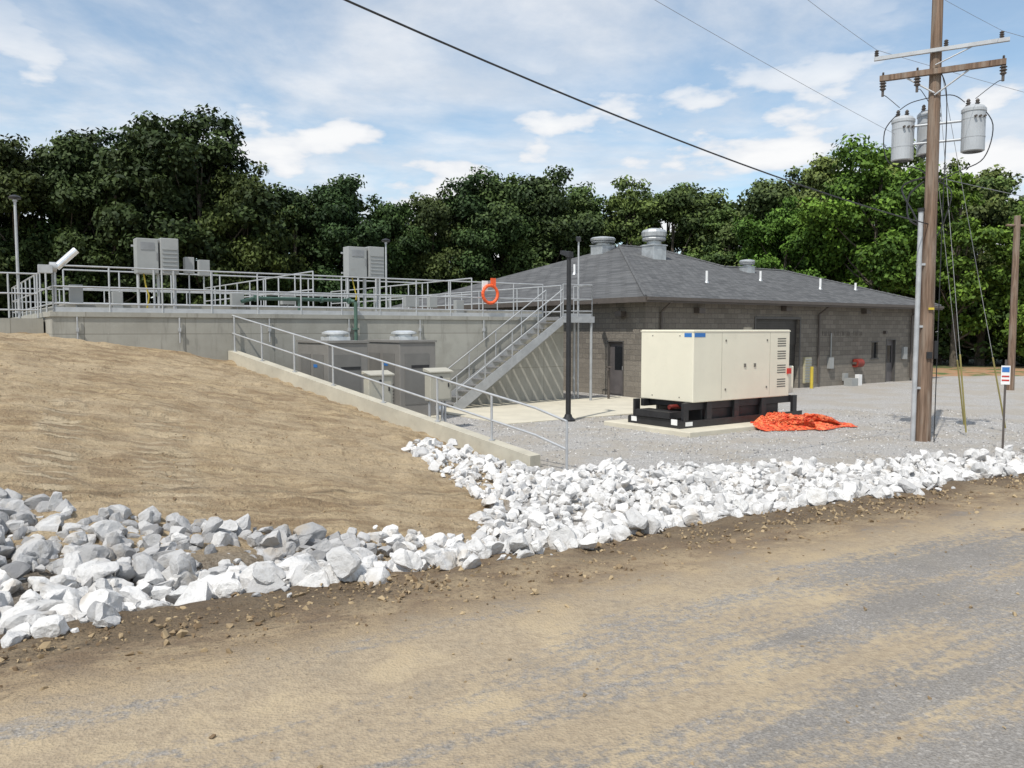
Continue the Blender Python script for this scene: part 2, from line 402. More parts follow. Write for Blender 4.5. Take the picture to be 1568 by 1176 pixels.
def cap(a_,b_):
    a_=Vector(a_)+Vector((0,0,.015)); b_=Vector(b_)+Vector((0,0,.015)); n_=int((b_-a_).length/.28)
    for k in range(n_):
        r.tube(a_.lerp(b_,k/n_),a_.lerp(b_,(k+1.15)/n_),.05,1,r2=.075,n=6)
cap(e[0],e[5]); cap(e[5],e[4]); cap(e[3],e[2]); cap(e[1],e[2]); cap(e[4],e[3])
r.build('roof',[rf.mat,simple('ridge_cap',(.10,.102,.105),.95,0,.25,6)],bld)
tr=MB()
def fas(x0,x1,y0,y1): tr.box(x0,x1,y0,y1,ez-.2,ez-.005)
fas(-.6,20.1,-.66,-.6); fas(-.66,-.6,-.66,20.6); fas(20.1,20.16,-.66,12.6)
tr.box(-.6,20.1,-.6,-.07,ez-.09,ez-.07,1); tr.box(-.6,-.07,-.07,20.6,ez-.09,ez-.07,1); tr.box(L+.04,20.1,-.07,12.6,ez-.09,ez-.07,1)
tr.box(-.6,20.1,-.76,-.662,ez-.13,ez-.02,0)
for xx in (.75,10.6,18.3):
    tr.tube((xx,-.68,ez-.12),(xx,-.1,ez-.5),.045,0); tr.tube((xx,-.1,ez-.5),(xx,-.1,.15),.05,0)
tr.build('eaves_and_gutter',[brownm,simple('soffit',(.25,.24,.22),.7)],bld)
d=MB()
def doorleaf_x(x0,x1,z1,win=True,m=0):
    d.box(x0+.05,x1-.05,.12,.16,0,z1-.05,m)
    d.box(x0,x0+.05,-.02,.2,0,z1,2); d.box(x1-.05,x1,-.02,.2,0,z1,2); d.box(x0+.05,x1-.05,-.02,.2,z1-.05,z1,2)
    if win: d.box(x0+.3,x1-.18,.11,.119,z1*.45,z1*.85,1)
d.box(6.33,9.3,.16,.2,1.9,3.0,3)
for k in range(11): d.box(6.34,9.29,.14,.159,1.92+k*.1,1.99+k*.1,3)
d.box(6.33,9.3,.21,.25,0,1.9,3)
for k in range(18): d.box(6.34,9.29,.19,.209,.02+k*.105,.095+k*.105,3)
d.box(6.25,6.329,-.03,.1,0,3.0,2); d.box(9.301,9.38,-.03,.1,0,3.0,2); d.box(6.25,9.38,-.03,.0-.002,3.0,3.1,2)
doorleaf_x(16.2,17.05,2.1)
d.box(14.94,15.5,.1,.12,1.2,1.95,1); d.box(14.9,15.54,-.02,-.001,1.95,2.0,2); d.box(14.9,15.54,-.03,-.001,1.14,1.2,2)
d.box(.1,.14,1.19,2.02,0,2.08,0); d.box(.09,.099,1.3,1.75,1.0,1.9,1)
d.box(-.02,.2,1.14,1.19,0,2.13,2); d.box(-.02,.2,2.02,2.07,0,2.13,2); d.box(-.02,.2,1.19,2.02,2.08,2.13,2)
d.tube((.05,1.27,1.0),(.05,1.27,1.15),.015,4)
d.build('doors_and_windows',[simple('door_brown_grey',(.11,.10,.10),.5),darkgl,simple('frame_dark',(.08,.075,.07),.5),simple('coiling_door',(.06,.055,.05),.5,.2),galv],bld)
f=MB()
for (x,z) in ((2.6,3.2),(8.0,3.35),(14.0,3.3)): f.box(x,x+.35,-.28,-.002,z,z+.2,0)
f.box(-.3,-.035,1.0,1.35,3.05,3.25,0)
f.box(9.62,10.1,-.1,-.002,.2,1.35,1)
for k in range(9): f.box(9.65,10.07,-.13,-.101,.26+k*.12,.31+k*.12,2)
f.tube((9.55,-.5,-.1),(9.55,-.5,.95),.07,3,n=12)
f.tube((13.4,-.12,1.0),(13.9,-.12,1.0),.2,4,n=14); f.box(13.35,13.95,-.22,-.002,.95,1.05,0)
f.box(12.6,12.9,-.12,-.002,.2,.55,2); f.box(11.4,11.7,-.15,-.002,.8,1.3,2); f.tube((11.55,-.08,1.3),(11.55,-.08,2.4),.03,2)
f.box(17.6,17.95,-.12,-.002,1.1,1.7,2); f.box(15.9,16.05,-.15,-.002,2.35,2.5,0)
f.box(12.2,12.7,-.75,-.35,0,.35,2); f.box(13.0,13.25,-.6,-.4,0,.5,5)
tx=11.0
for wd in (5,9,5):
    for k in range(wd):
        zz=2.28; 
        f.box(tx,tx+.025,-.02,-.002,zz,zz+.2,6)
        if k%2==0: f.box(tx+.026,tx+.1,-.02,-.002,zz+.175,zz+.2,6)
        if k%3!=1: f.box(tx+.026,tx+.1,-.02,-.002,zz,zz+.025,6)
        if k%3==1: f.box(tx+.075,tx+.1,-.02,-.002,zz+.0,zz+.16,6)
        tx+=.145
    tx+=.2
f.build('wall_fixtures',[brownm,simple('louver_yellow',(.42,.39,.26),.5),cabm,yellow,simple('hose_reel_red',(.22,.03,.02),.5),whitep,simple('letter_bronze',(.15,.13,.11),.5)],bld)
v=MB()
def roofz(x,y): return min(RZ(y),ez+(RZ(10)-ez)/8.46*(x+.6))
def mush(x,y,sz,hh,zb=None):
    z=roofz(x,y) if zb is None else zb
    v.bbox(x-sz*.45,x+sz*.45,y-sz*.45,y+sz*.45,z-.4,z+hh*.45,0,.015)
    v.box(x-sz*.5,x+sz*.5,y-sz*.5,y+sz*.5,z+hh*.4,z+hh*.43,0)
    v.lathe((x,y,z+hh*.45),[(sz*.38,0),(sz*.38,hh*.12),(sz*.6,hh*.14),(sz*.62,hh*.2),(sz*.56,hh*.26),(sz*.64,hh*.28),(sz*.66,hh*.42),(sz*.58,hh*.5),(sz*.3,hh*.56)],0,20)
mush(7.7,7.3,.95,1.4); mush(7.0,10.3,1.0,.75); mush(12.2,5.2,.6,.6)
for (x,y,h) in ((5.8,2.2,.5),(10.7,3.2,.45),(13.7,2.0,.5),(17.0,2.2,.35),(3.2,8.,.45)):
    z=roofz(x,y); v.tube((x,y,z-.1),(x,y,z+h),.055,1,n=10); v.tube((x,y,z-.05),(x,y,z+.08),.12,0,r2=.06,n=10)
v.build('roof_vents',[simple('vent_aluminium',(.47,.49,.50),.4,.5),whitep],bld)

# ---------------------------------------------------------------- treatment tank
TO=(1.14,28.98,0)
tk=MB()
tk.box(-15.35,.9,0,14,-1,2.88); tk.box(-15.39,.94,-.04,14.04,2.88,3.0)
tk.box(-16.9,-15.4,1.5,14,-1,2.85); 
tk.box(-15.0,.4,.6,13.5,3.0,3.22)
tank=tk.build('concrete_tank',[concrete],None,TO,ANG)
tt=MB()
for x in np.arange(-14.8,.6,2.44):
    tt.tube((x,-.06,2.87),(x,-.06,2.2),.02,0)
    tt.box(x-.03,x+.03,-.1,-.003,2.5,2.6,0)
tt.build('wall_conduits',[galv],tank)

def rail(mb,pts,h=1.1,sp=1.5,r=.022,rails=(1.,.55,.18),m=0,post=True,toe=False,mt=0):
    for a,b in zip(pts[:-1],pts[1:]):
        a=Vector(a);b=Vector(b); n=max(1,round((b-a).length/sp))
        for k in rails: mb.tube(a+Vector((0,0,h*k)),b+Vector((0,0,h*k)),r,m)
        for i in range(n+1):
            p=a.lerp(b,i/n); mb.tube(p,p+Vector((0,0,h)),r*1.05,m)
        if toe:
            mb.add([a,b,b+Vector((0,0,.12)),a+Vector((0,0,.12))],[(0,1,2,3)],m)
fr=MB()
rail(fr,[(-16.8,1.6,2.86),(-16.8,13.8,2.86)],1.15); rail(fr,[(-16.8,1.6,2.86),(-15.5,1.6,2.86)],1.15,.6)
rail(fr,[(-15.3,.05,3.0),(-.02,.05,3.0)],1.15,1.25,toe=True)
rail(fr,[(-15.3,.05,3.0),(-15.3,13.8,3.0)],1.15)
rail(fr,[(-15.3,13.8,3.0),(.8,13.8,3.0)],1.15,1.6)
rail(fr,[(-14.6,4.2,3.22),(-2.6,4.2,3.22)],1.1,1.5,rails=(1,.5))
rail(fr,[(-8.3,.7,3.22),(-8.3,13,3.22)],1.1,1.5,rails=(1,.5)); rail(fr,[(-2.6,.7,3.22),(-2.6,13,3.22)],1.1,1.5,rails=(1,.5))
rail(fr,[(.85,.1,3.0),(.85,13.8,3.0)],1.15,1.4)
fr.build('deck_guard_rail',[alum],None,TO,ANG)
st=MB(); nR=16; run=4.3
for i in range(nR-1):
    x0=-run+i*run/(nR-1); z=(i+1)*3.0/nR
    st.box(x0,x0+.29,-1.06,-.14,z-.035,z,1)
for y in (-1.1,-.13):
    st.add([(-run-.12,y,-.02),(-run+.18,y,-.02),(.0,y,2.74),(.0,y,3.03),(-run-.12,y,.2)]+[(-run-.12,y+.03,-.02),(-run+.18,y+.03,-.02),(.0,y+.03,2.74),(.0,y+.03,3.03),(-run-.12,y+.03,.2)],
      [(0,1,2,3,4),(9,8,7,6,5),(0,5,6,1),(1,6,7,2),(2,7,8,3),(3,8,9,4),(4,9,5,0)],0)
    for k in (.95,.5):
        st.tube((-run,y+.015,.15+k),(0,y+.015,3.0+k),.022,0)
    for t in (0,.25,.5,.75,1.): st.tube((-run+run*t,y+.015,.1+2.9*t),(-run+run*t,y+.015,.15+2.85*t+.95),.022,0)
st.box(.002,1.35,-1.1,-.045,2.88,3.0,1); st.box(0.002,1.35,-1.14,-1.101,2.8,3.02,0); st.box(1.352,1.39,-1.14,-.045,2.8,3.02,0)
rail(st,[(0,-1.08,3.0),(1.32,-1.08,3.0),(1.32,-.06,3.0)],1.12,.7,toe=True)
for (x,y) in ((1.3,-1.06),(1.3,-.12)): st.tube((x,y,-.05),(x,y,2.9),.05,0)
st.build('metal_stairs',[simple('stair_galvanized',(.38,.39,.40),.5,.3,.1,4),simple('grating',(.25,.25,.25),.6,.3,.2,20)],None,TO,ANG)
def cabinet(name,x,y,wd,z0,z1):
    m=MB(); dd=.4
    m.bbox(x,x+wd*.52,y,y+dd,z0,z1,0,.015)
    m.bbox(x+wd*.56,x+wd,y-.05,y+dd,z0,z1+.03,0,.015)
    m.box(x+wd*.1,x+wd*.42,y-.012,y-.001,z1-.3,z1-.1,2)
    m.box(x+wd*.47,x+wd*.49,y-.02,y-.001,(z0+z1)/2-.1,(z0+z1)/2+.1,2)
    for k in range(6): m.box(x+wd*.6,x+wd*.96,y-.07,y-.051,z0+.1+k*.11,z0+.14+k*.11,0)
    for xx in (x+.06,x+wd-.06,x+wd*.54):
        m.tube((xx,y+.2,3.0),(xx,y+.2,z1+.0),.035,1); m.tube((xx,y+.33,3.0),(xx,y+.33,z0),.02,1)
    m.box(x-.05,x+wd+.05,y+dd+.001,y+dd+.05,z0+.1,z0+.15,1); m.box(x-.05,x+wd+.05,y+dd+.001,y+dd+.05,z1-.2,z1-.15,1)
    m.path([(x+.2,y+.2,z0),(x+.22,y+.1,z0-.3),(x+.3,y+.1,z0-.6),(x+.25,y+.2,3.05)],.02,3)
    return m.build(name,[cabm,alum,simple('label_grey',(.25,.26,.27),.5),yellow],None,TO,ANG)
cabinet('control_cabinet',-13.3,.35,1.05,4.05,4.98)
cabinet('control_cabinet.001',-7.25,.45,1.2,4.2,5.12)
jb=MB()
for (x,y,z,w_,h) in ((-12.05,.5,4.1,.25,.45),(-11.5,1.2,4.1,.3,.45),(-14.9,.3,3.2,.3,.5),(-10.8,.5,3.2,.35,.4),(-5.2,.6,3.3,.5,.35),(-4.2,.8,3.3,.3,.4),(-9.3,.6,3.3,.4,.25),(-13.9,.4,3.05,.25,.5),(-3.4,.4,3.05,.3,.5)):
    jb.bbox(x,x+w_,y,y+.2,z,z+h,0,.01); jb.tube((x+w_/2,y+.1,3.),(x+w_/2,y+.1,z),.02,1)
for x in (-12.9,-12.4,-11.4,-7.,-6.4): jb.tube((x,.3,2.95),(x,.3,4.15),.03,1)
jb.build('junction_boxes',[cabm,alum],None,TO,ANG)
def lamp(name,loc,base,h,r=.04,head='disc',m=galv,rot=0.):
    q=MB(); q.tube((0,0,base),(0,0,h),r,0,r*.8,10)
    q.tube((0,0,base),(0,0,base+.03),r*2.6,0,n=12)
    q.tube((0,0,h),(0,0,h+.05),r*1.3,0,n=10)
    if head=='disc': q.lathe((0,0,h+.05),[(.05,0),(.14,.02),(.15,.06),(.1,.1),(.03,.12)],1,14)
    else:
        q.add([(-.08,-.1,h-.02),(.08,-.1,h-.02),(.08,.3,h+.1),(-.08,.3,h+.1),(-.07,-.1,h+.14),(.07,-.1,h+.14),(.07,.3,h+.2),(-.07,.3,h+.2)],
              [(3,2,1,0),(4,5,6,7),(0,1,5,4),(1,2,6,5),(2,3,7,6),(3,0,4,7)],1)
    return q.build(name,[m,blackm],None,loc,rot)
def tw(x,y): v=Vector(TO)+BX*x+BN*y; return (v.x,v.y,0)
lamp('deck_lamp',tw(-15.92,1.65),2.8,5.85,.04)
lamp('deck_lamp.001',tw(-5.2,2.0),3.0,5.45,.035)
lamp('deck_lamp.002',tw(1.42,-.2),0,5.75,.04,'flood')
lamp('street_lamp',(1.57,22.5,0),.0,4.55,.075,'flood',blackm,.6)
q=MB(); q.lathe((0,0,0),[(.2,0),(.2,.05),(.12,.12),(.09,.2)],0,16); bc_=q.build('base_cover',[blackm],bpy.data.objects['street_lamp'])
q=MB(); q.tube((-15.2,.1,4.1),(-14.75,.1,4.55),.09,0,n=12); q.tube((-15.35,.1,4.1),(-15.2,.1,4.1),.13,1,n=12); q.tube((-15.25,.1,3.),(-15.25,.1,4.1),.04,1); q.box(-15.6,-15.3,-.05,.2,3.95,4.15,1)
q.build('deck_flood_light',[simple('bright_reflector',(.85,.86,.88),.15,.6),galv],None,TO,ANG)
q=MB(); pts=[(0,.3*math.cos(t),.3*math.sin(t)) for t in np.linspace(0,2*math.pi,21)]
cx=-2.35; q.path([(cx+p_[1],-.08,3.75+p_[2]) for p_ in pts],.055,0,8)
q.box(cx-.3,cx-.08,-.05,-.02,3.85,4.2,1); q.box(cx+.05,cx+.25,-.05,-.02,4.0,4.3,0)
q.build('life_ring',[orange,whitep],None,TO,ANG)
q=MB(); q.path([(-10.6,.3,3.35),(-10.2,.3,3.45),(-7.4,.3,3.45),(-7.3,-.15,3.4),(-7.3,-.15,2.2)],.055,0,10)
q.tube((-8.9,.3,3.45),(-8.9,.3,3.0),.05,0); 
for a in ((-10.2,.3,3.45),(-8.2,.3,3.45),(-7.4,.1,3.43)): q.tube((a[0]-.03,a[1],a[2]),(a[0]+.03,a[1],a[2]),.1,0,n=12)
q.lathe((-7.3,-.15,2.55),[(.1,0),(.1,.05),(.06,.05)],0,12)
q.build('green_pipe',[greenp],None,TO,ANG)
q=MB(); q.tube((2.3,-.9,0),(2.3,-.9,1.1),.045,0); q.tube((2.3,-.9,1.1),(2.1,-1.05,1.1),.04,0); q.tube((2.3,-.95,1.18),(2.3,-.95,1.22),.12,0,n=12)
q.build('yard_hydrant',[brownm],None,TO,ANG)

# ---------------------------------------------------------------- wing wall + rail
a=Vector((W0[0],W0[1],0)); b=Vector((W1[0],W1[1],0)); dd=(b-a).normalized(); nn=Vector((-dd.y,dd.x,0))
ww=MB(); th=.14
vs=[]
for p,zt_ in ((a,1.97),(b,.24)):
    for sgn in (-1,1):
        for z in (-.6,zt_): vs.append(p+nn*th*sgn+Vector((0,0,z)))
ww.add(vs,[(0,1,3,2),(4,6,7,5),(0,4,5,1),(2,3,7,6),(1,5,7,3),(0,2,6,4)])
ww.build('retaining_wall',[simple('wing_concrete',(.46,.43,.35),.85,0,.12,1.5,.2,30,dirt=(.30,.26,.2))])
wr=MB(); e2=b+dd*.75
p0=a+Vector((0,0,1.95)); p1=b+Vector((0,0,.22)); p2=Vector((e2.x,e2.y,-.02))
def up(p,h): return Vector(p)+Vector((0,0,h))
for h in (1.0,.5): 
    wr.tube(up(p0,h),up(p1,h-.1),.022,0); wr.tube(up(p1,h-.1),up(p2,h-.05),.022,0)
for t in (0.01,.14,.28,.43,.6,.76,.9): 
    p=p0.lerp(p1,t); wr.tube(p,up(p,1.0-.1*t),.024,0); wr.tube(p,up(p,.04),.06,0)
wr.tube(up(p2,-.1),up(p2,.95),.024,0)
wr.build('hand_rail',[alum])
sl=MB()
sl.bbox(-5.2,3.4,-5.2,-.05,-.1,.03,0,.01)
sl.build('concrete_pavement',[slabm],None,TO,ANG)
# ---------------------------------------------------------------- generator
GO=(4.48,20.0,0)
gp=MB(); gp.bbox(-.75,4.9,-.6,2.45,-.2,.12,0,.02); gp.build('equipment_pad',[slabm],None,GO,ANG)
gen=empty('standby_generator',GO,ANG)
m=MB()
m.bbox(0,3.83,0,1.83,.74,2.55,0,.02); m.box(-.012,3.842,-.012,1.842,2.5,2.53,0)
for x in (1.05,2.98): m.box(x-.004,x+.004,-.003,-.0005,.8,2.48,1)
for x in (1.2,2.85):
    for z in (1.0,2.25): m.box(x-.02,x+.02,-.015,-.001,z,z+.05,2)
for x in (1.95,2.35): m.box(x-.035,x+.035,-.02,-.001,1.58,1.67,2)
for y in (.45,1.4):
    for z in (.85,2.4): m.tube((-.012,y,z),(0.,y,z),.015,2)
for z0 in (1.0,1.38,1.76,2.1):
    for k in range(4): m.box(3.3,3.66,-.004,-.001,z0+k*.065,z0+.03+k*.065,2)
m.bbox(3.832,4.25,.15,1.68,.8,1.55,0,.03)
for k in range(5): m.box(4.251,4.27,.25,1.58,.88+k*.13,.93+k*.13,2)
m.box(3.72,3.86,-.05,-.001,1.35,1.5,4)
m.box(.03,.42,-.006,-.001,2.37,2.47,3); m.box(-.006,-.001,.06,.3,2.37,2.47,3); 
m.tube((3.3,1.,2.55),(3.3,1.,2.62),.12,2,n=12)
m.build('enclosure',[tanm,simple('seam_tan',(.35,.33,.26),.5),simple('louver_dark',(.14,.13,.11),.5),bluep,redp],gen)
m=MB()
m.box(-.1,4.1,.1,.22,.55,.74); m.box(-.1,4.1,1.6,1.72,.55,.74); m.box(.1,3.9,.221,1.599,.6,.735)
m.bbox(.5,3.6,.16,1.66,.17,.55,0,.02)
for x in (-.3,.55,1.6,2.7,4.05):
    m.box(x,x+.18,.02,.1,.12,.74); m.box(x,x+.18,1.72,1.8,.12,.74)
m.box(-.45,4.45,.0,.019,.12,.3); m.box(-.45,4.45,1.81,1.83,.12,.3); m.box(-.45,-.36,.02,1.8,.12,.32); m.box(-.5,0,.3,1.5,.34,.5)
m.box(-.46,-.451,.08,.28,.2,.34,1); m.box(-.25,.0,-.008,-.001,.17,.27,1); m.box(-.456,-.451,1.5,1.7,.18,.3,1)
m.tube((-.3,1.2,.4),(.6,1.2,.4),.08,2); m.tube((-.2,.6,.6),(.6,.6,.6),.06,2)
m.build('skid_base',[blackm,whitep,simple('dark_red',(.16,.02,.015),.5)],gen)

# orange safety fence heap
of=NT('orange_mesh'); p=of.obj()
of.base(of.mix(of.mr(of.noise(p,8,4),.35,.65),(.72,.07,.025),(.95,.26,.10))); of.rough(.5)
of.bump(of.vor(p,26).outputs['Distance'],.9,.04)
n=120; V=[];
for j in range(n):
    for i in range(n):
        u=i/(n-1);v_=j/(n-1); x=(u-.5)*2.7; y=(v_-.5)*1.5
        edge=min(1,4.*min(u,1-u))*min(1,4.*min(v_,1-v_))
        rd=1-abs(mnoise.noise((x*2.6+y,y*5,2)))*3.2; rd2=1-abs(mnoise.noise((x*7,y*8+x*3,8)))*3
        lump=math.exp(-((u-.3)/.2)**2)*.16+math.exp(-((u-.72)/.12)**2)*.08
        h=edge*(.05+.12*mnoise.noise((x*1.7,y*2.2,5))+.13*max(rd,-.3)+.06*rd2+lump)+.005
        xo=.6*mnoise.noise((u*4,v_*4,9)); yo=.6*mnoise.noise((u*4,v_*4,19))
        V.append((x+xo,y+yo,max(h,.004+.03*edge)))
V=np.array(V); ii2=np.arange(n*n).reshape(n,n)
F2=np.stack([ii2[:-1,:-1].ravel(),ii2[:-1,1:].ravel(),ii2[1:,1:].ravel(),ii2[1:,:-1].ravel()],1)
keep=np.ones(len(F2),bool)
for k,fc in enumerate(F2):
    j,i=divmod(k,n-1)
    if i%3==1 and j%3==1 and mnoise.noise((i*.08,j*.08,3))>-.1: keep[k]=False
o=link('orange_safety_fence_pile',np_mesh('orange_fence',V,F2[keep],[of.mat])); o.location=(7.45,21.2,0.02); o.rotation_euler=(0,0,.35)

# ---------------------------------------------------------------- blower units in the pit
def blower(name,loc):
    m=MB(); m.bbox(-.1,1.25,-.1,2.3,-.1,.15,3,.02)
    m.bbox(0,1.12,0,2.17,.15,2.2,0,.02); m.box(-.03,1.15,-.03,2.2,2.2,2.26,0)
    m.box(.15,.9,-.012,-.001,.5,1.9,1); m.box(-.012,-.001,.3,1.0,.5,1.9,1); m.box(-.012,-.001,1.2,1.9,.5,1.9,1)
    m.box(.35,.9,-.02,-.013,1.5,1.58,4); m.box(-.02,-.013,.7,.95,1.55,1.63,5)
    for k in range(6): m.box(-.03,-.013,.35,.95,.6+k*.09,.64+k*.09,0)
    m.bbox(.25,.85,.5,1.1,2.26,2.36,2,.01)
    m.lathe((.55,.8,2.36),[(.24,0),(.24,.05),(.36,.07),(.36,.12),(.2,.17)],2,18)
    m.tube((1.05,.3,.3),(1.5,.2,.3),.09,2,n=10)
    return m.build(name,[simple('enclosure_taupe',(.21,.2,.185),.5,0,.06,2),simple('enclosure_panel',(.165,.16,.15),.5,0,.08,2),simple('vent_cap',(.65,.67,.68),.35,.5),slabm,blackm,bluep],None,loc,ANG)
blower('blower_enclosure',(-3.05,22.0,0)); blower('blower_enclosure.001',(-4.75,20.9,0)); 
def panel(name,loc):
    m=MB(); m.bbox(0,.62,0,.3,.75,1.5,0,.015); m.add([(-.03,-.05,1.5),(.65,-.05,1.5),(.65,.33,1.58),(-.03,.33,1.58),(-.03,-.05,1.47),(.65,-.05,1.47),(.65,.33,1.5),(-.03,.33,1.5)],[(0,1,2,3),(7,6,5,4),(0,4,5,1),(1,5,6,2),(2,6,7,3),(3,7,4,0)],0)
    m.box(.05,.57,-.012,-.001,.8,1.44,0); m.box(.5,.53,-.03,-.013,1.1,1.2,1); m.tube((.3,-.03,1.33),(.3,-.013,1.33),.05,1)
    for x in (.08,.54): m.tube((x,.2,-.05),(x,.2,.8),.035,2)
    m.tube((.3,.15,-.05),(.3,.15,.75),.03,2); m.tube((.42,.15,-.05),(.42,.15,.75),.03,2)
    return m.build(name,[simple('panel_beige',(.42,.40,.335),.5,0,.05,2),blackm,galv],None,loc,ANG)
panel('electrical_panel',(-3.35,18.9,0)); panel('electrical_panel.001',(-2.05,20.3,0)); 

# ---------------------------------------------------------------- utility pole
wd=NT('weathered_wood'); p=wd.obj(); x_,y_,z_=wd.sep(p)
gn=wd.noise(wd.comb(wd.math('MULTIPLY',x_,25.),wd.math('MULTIPLY',y_,25.),wd.math('MULTIPLY',z_,1.2)),1.,5,.6)
wc=wd.mix(wd.mr(gn,.3,.7),(.10,.062,.04),(.25,.17,.12))
wc=wd.mix(wd.mr(wd.noise(wd.comb(wd.math('MULTIPLY',x_,6.),wd.math('MULTIPLY',y_,6.),wd.math('MULTIPLY',z_,.8)),1.,4,.6),.45,.65,0,.5),wc,(.28,.235,.19))
wd.base(wc); wd.rough(.9); wd.bump(gn,.6,.012)
UP0=Vector((9.45,18.5,0)); pole=empty('utility_pole',UP0)
LEAN=.0
m=MB(); m.tube((0,0,-.5),(LEAN,0,12.5),.165,0,.1,16); m.build('pole_shaft',[wd.mat],pole)
def ux(z): return LEAN*z/12.5
ar=Vector((.87,-.49,0)).normalized(); pr=Vector((-ar.y,ar.x,0))
m=MB()
def beam(c,L0,L1,hw=.055,hh=.06,mt=0):
    c=Vector(c); vs=[]
    for e_ in (-L0,L1):
        for sx in (-1,1):
            for sz in (-1,1): vs.append(c+ar*e_+pr*sx*hw+Vector((0,0,sz*hh)))
    m.add(vs,[(0,1,3,2),(4,6,7,5),(0,4,5,1),(2,3,7,6),(1,5,7,3),(0,2,6,4)],mt)
off=-pr*.16
c1=Vector((ux(8.4),0,8.26))+off; c2=Vector((ux(8.9),0,8.72))+off
beam(c1,1.12,1.35); beam(c2,1.25,1.4,.04,.04,1)
m.tube(c1+ar*.75,Vector((ux(8.2),0,7.75))+off*.9,.02,1); m.tube(c1-ar*.65,Vector((ux(8.2),0,7.8))+off*.9,.02,1); m.tube(c2+ar*.8,Vector((ux(8.9),0,8.4))+off,.015,1)
def insul(p,up_=True,s=1.):
    p=Vector(p); sg=1 if up_ else -1
    pf=[(.025,0),(.06,.03),(.03,.05),(.06,.08),(.03,.1),(.055,.13),(.02,.16)]
    m.lathe(p,[(a_*s,b_*sg*s) for a_,b_ in pf],2,10)
for k in (-1.05,-.35,1.3): 
    q_=c1+ar*k; insul(q_-Vector((0,0,.07)),False,1.3); m.tube(q_-Vector((0,0,.26)),q_-Vector((0,0,.4)),.03,2); insul(q_+Vector((0,0,.06)),True,.5)
for k in (-1.2,1.25,.2): insul(c2+ar*k+Vector((0,0,.05)),True,.9)
m.build('crossarms',[wd.mat,galv,brownm],pole)
m=MB()
trg=simple('transformer_grey',(.42,.44,.46),.4,.1,.05,3)
def xf(c):
    c=Vector(c)
    m.lathe(c,[(.2,0),(.235,.02),(.235,.85),(.25,.86),(.25,.92),(.2,.98),(.08,1.02)],0,24)
    for a_ in (.5,2.3): 
        pp=c+Vector((math.cos(a_)*.12,math.sin(a_)*.12,1.)); m.lathe(pp,[(.04,0),(.06,.03),(.03,.05),(.055,.08),(.03,.1),(.045,.13),(.02,.17)],1,10)
    for k in range(3): m.tube(c+Vector((.1*(k-1),-.235,.72)),c+Vector((.1*(k-1),-.29,.72)),.025,1)
    m.tube(c+Vector((0,0,.3)),c+Vector((0,0,.33)),.24,0,n=24); m.tube(c+Vector((0,0,.7)),c+Vector((0,0,.73)),.24,0,n=24)
xc=Vector((ux(7),0,6.4))
xf(xc-ar*.62+pr*.05); xf(xc+pr*.45-ar*.12+Vector((0,0,.15))); xf(xc+ar*.78+Vector((0,0,.05)))
for z in (.35,.75):
    m.tube(xc-ar*.6+Vector((0,0,z)),xc+ar*.7+Vector((0,0,z)),.03,0)
def loop(pts,r=.012):
    P_=[Vector(p_) for p_ in pts]; out=[]
    n_=len(P_)
    for i in range(n_-1):
        p0_,p1_,p2_,p3_=P_[max(i-1,0)],P_[i],P_[i+1],P_[min(i+2,n_-1)]
        for k in range(6):
            t=k/6; out.append(.5*((2*p1_)+(-p0_+p2_)*t+(2*p0_-5*p1_+4*p2_-p3_)*t*t+(-p0_+3*p1_-3*p2_+p3_)*t**3))
    out.append(P_[-1]); m.path(out,r,2,6)
Zv=lambda z:Vector((0,0,z))
loop([c1-ar*1.05-Zv(.4),xc-ar*1.0+Zv(1.5),xc-ar*.7+Zv(1.2)],.008); loop([c1-ar*.35-Zv(.4),xc+pr*.2-ar*.3+Zv(1.6),xc+pr*.45-ar*.1+Zv(1.3)],.008); loop([c1+ar*1.3-Zv(.4),xc+ar*1.2+Zv(1.5),xc+ar*.8+Zv(1.2)],.008)
loop([xc-ar*.7+Zv(1.1),xc-ar*1.0+Zv(.7),xc-ar*.9+Zv(.0),xc-ar*.3-Zv(.2),xc-Zv(.5)]); loop([xc+ar*.85+Zv(1.1),xc+ar*1.15+Zv(.6),xc+ar*1.0-Zv(.1),xc+ar*.5-Zv(.35),xc-Zv(.6)])
loop([xc+ar*.6+Zv(1.15),xc+ar*.3+Zv(1.35),xc-ar*.4+Zv(1.3),xc-ar*.7+Zv(1.15)],.01)
loop([xc-Zv(.5)-ar*.15,xc-ar*.45-Zv(.8),xc-ar*.45-Zv(1.3),xc-ar*.2-Zv(1.5)],.02); loop([xc-Zv(.4)-ar*.1,xc-ar*.6-Zv(.6),xc-ar*.35-Zv(1.2),xc-ar*.2-Zv(1.55)],.02); loop([xc+ar*.1-Zv(.5),xc+ar*.4-Zv(.8),xc+ar*.25-Zv(1.5),xc+ar*.1-Zv(1.8)],.015)
loop([c1+ar*.1,Vector((.2,-.15,7.6)),Vector((.18,-.17,5)),Vector((.16,-.18,0))],.012)
m.build('transformers',[trg,brownm,blackm],pole)
m=MB(); m.tube((-.26,-.05,-.1),(-.24,-.05,5.2),.055,0,n=12); m.tube((-.24,-.05,5.2),(-.24,-.05,5.28),.075,1,n=12)
for z in (1.2,2.6,4.): m.box(-.3,0.,-.08,-.02,z,z+.05,0)
m.box(.1,.18,-.19,-.13,1.9,2.3,1); m.box(-.06,.06,-.19,-.165,3.0,3.05,2); m.box(-.07,.05,-.2,-.16,1.9,2.05,1)
m.build('conduit',[galv,blackm,yellow],pole)
ow=MB()
A0=Vector((-1.79,9,0)); A1=Vector((9.35,18.4,0)); pts=[]
for k in np.linspace(-.8,1,30): p_=A0.lerp(A1,k); p_.z=6.1-1.947*k+.77*k*k; pts.append(p_)
ow.path(pts,.013,0)
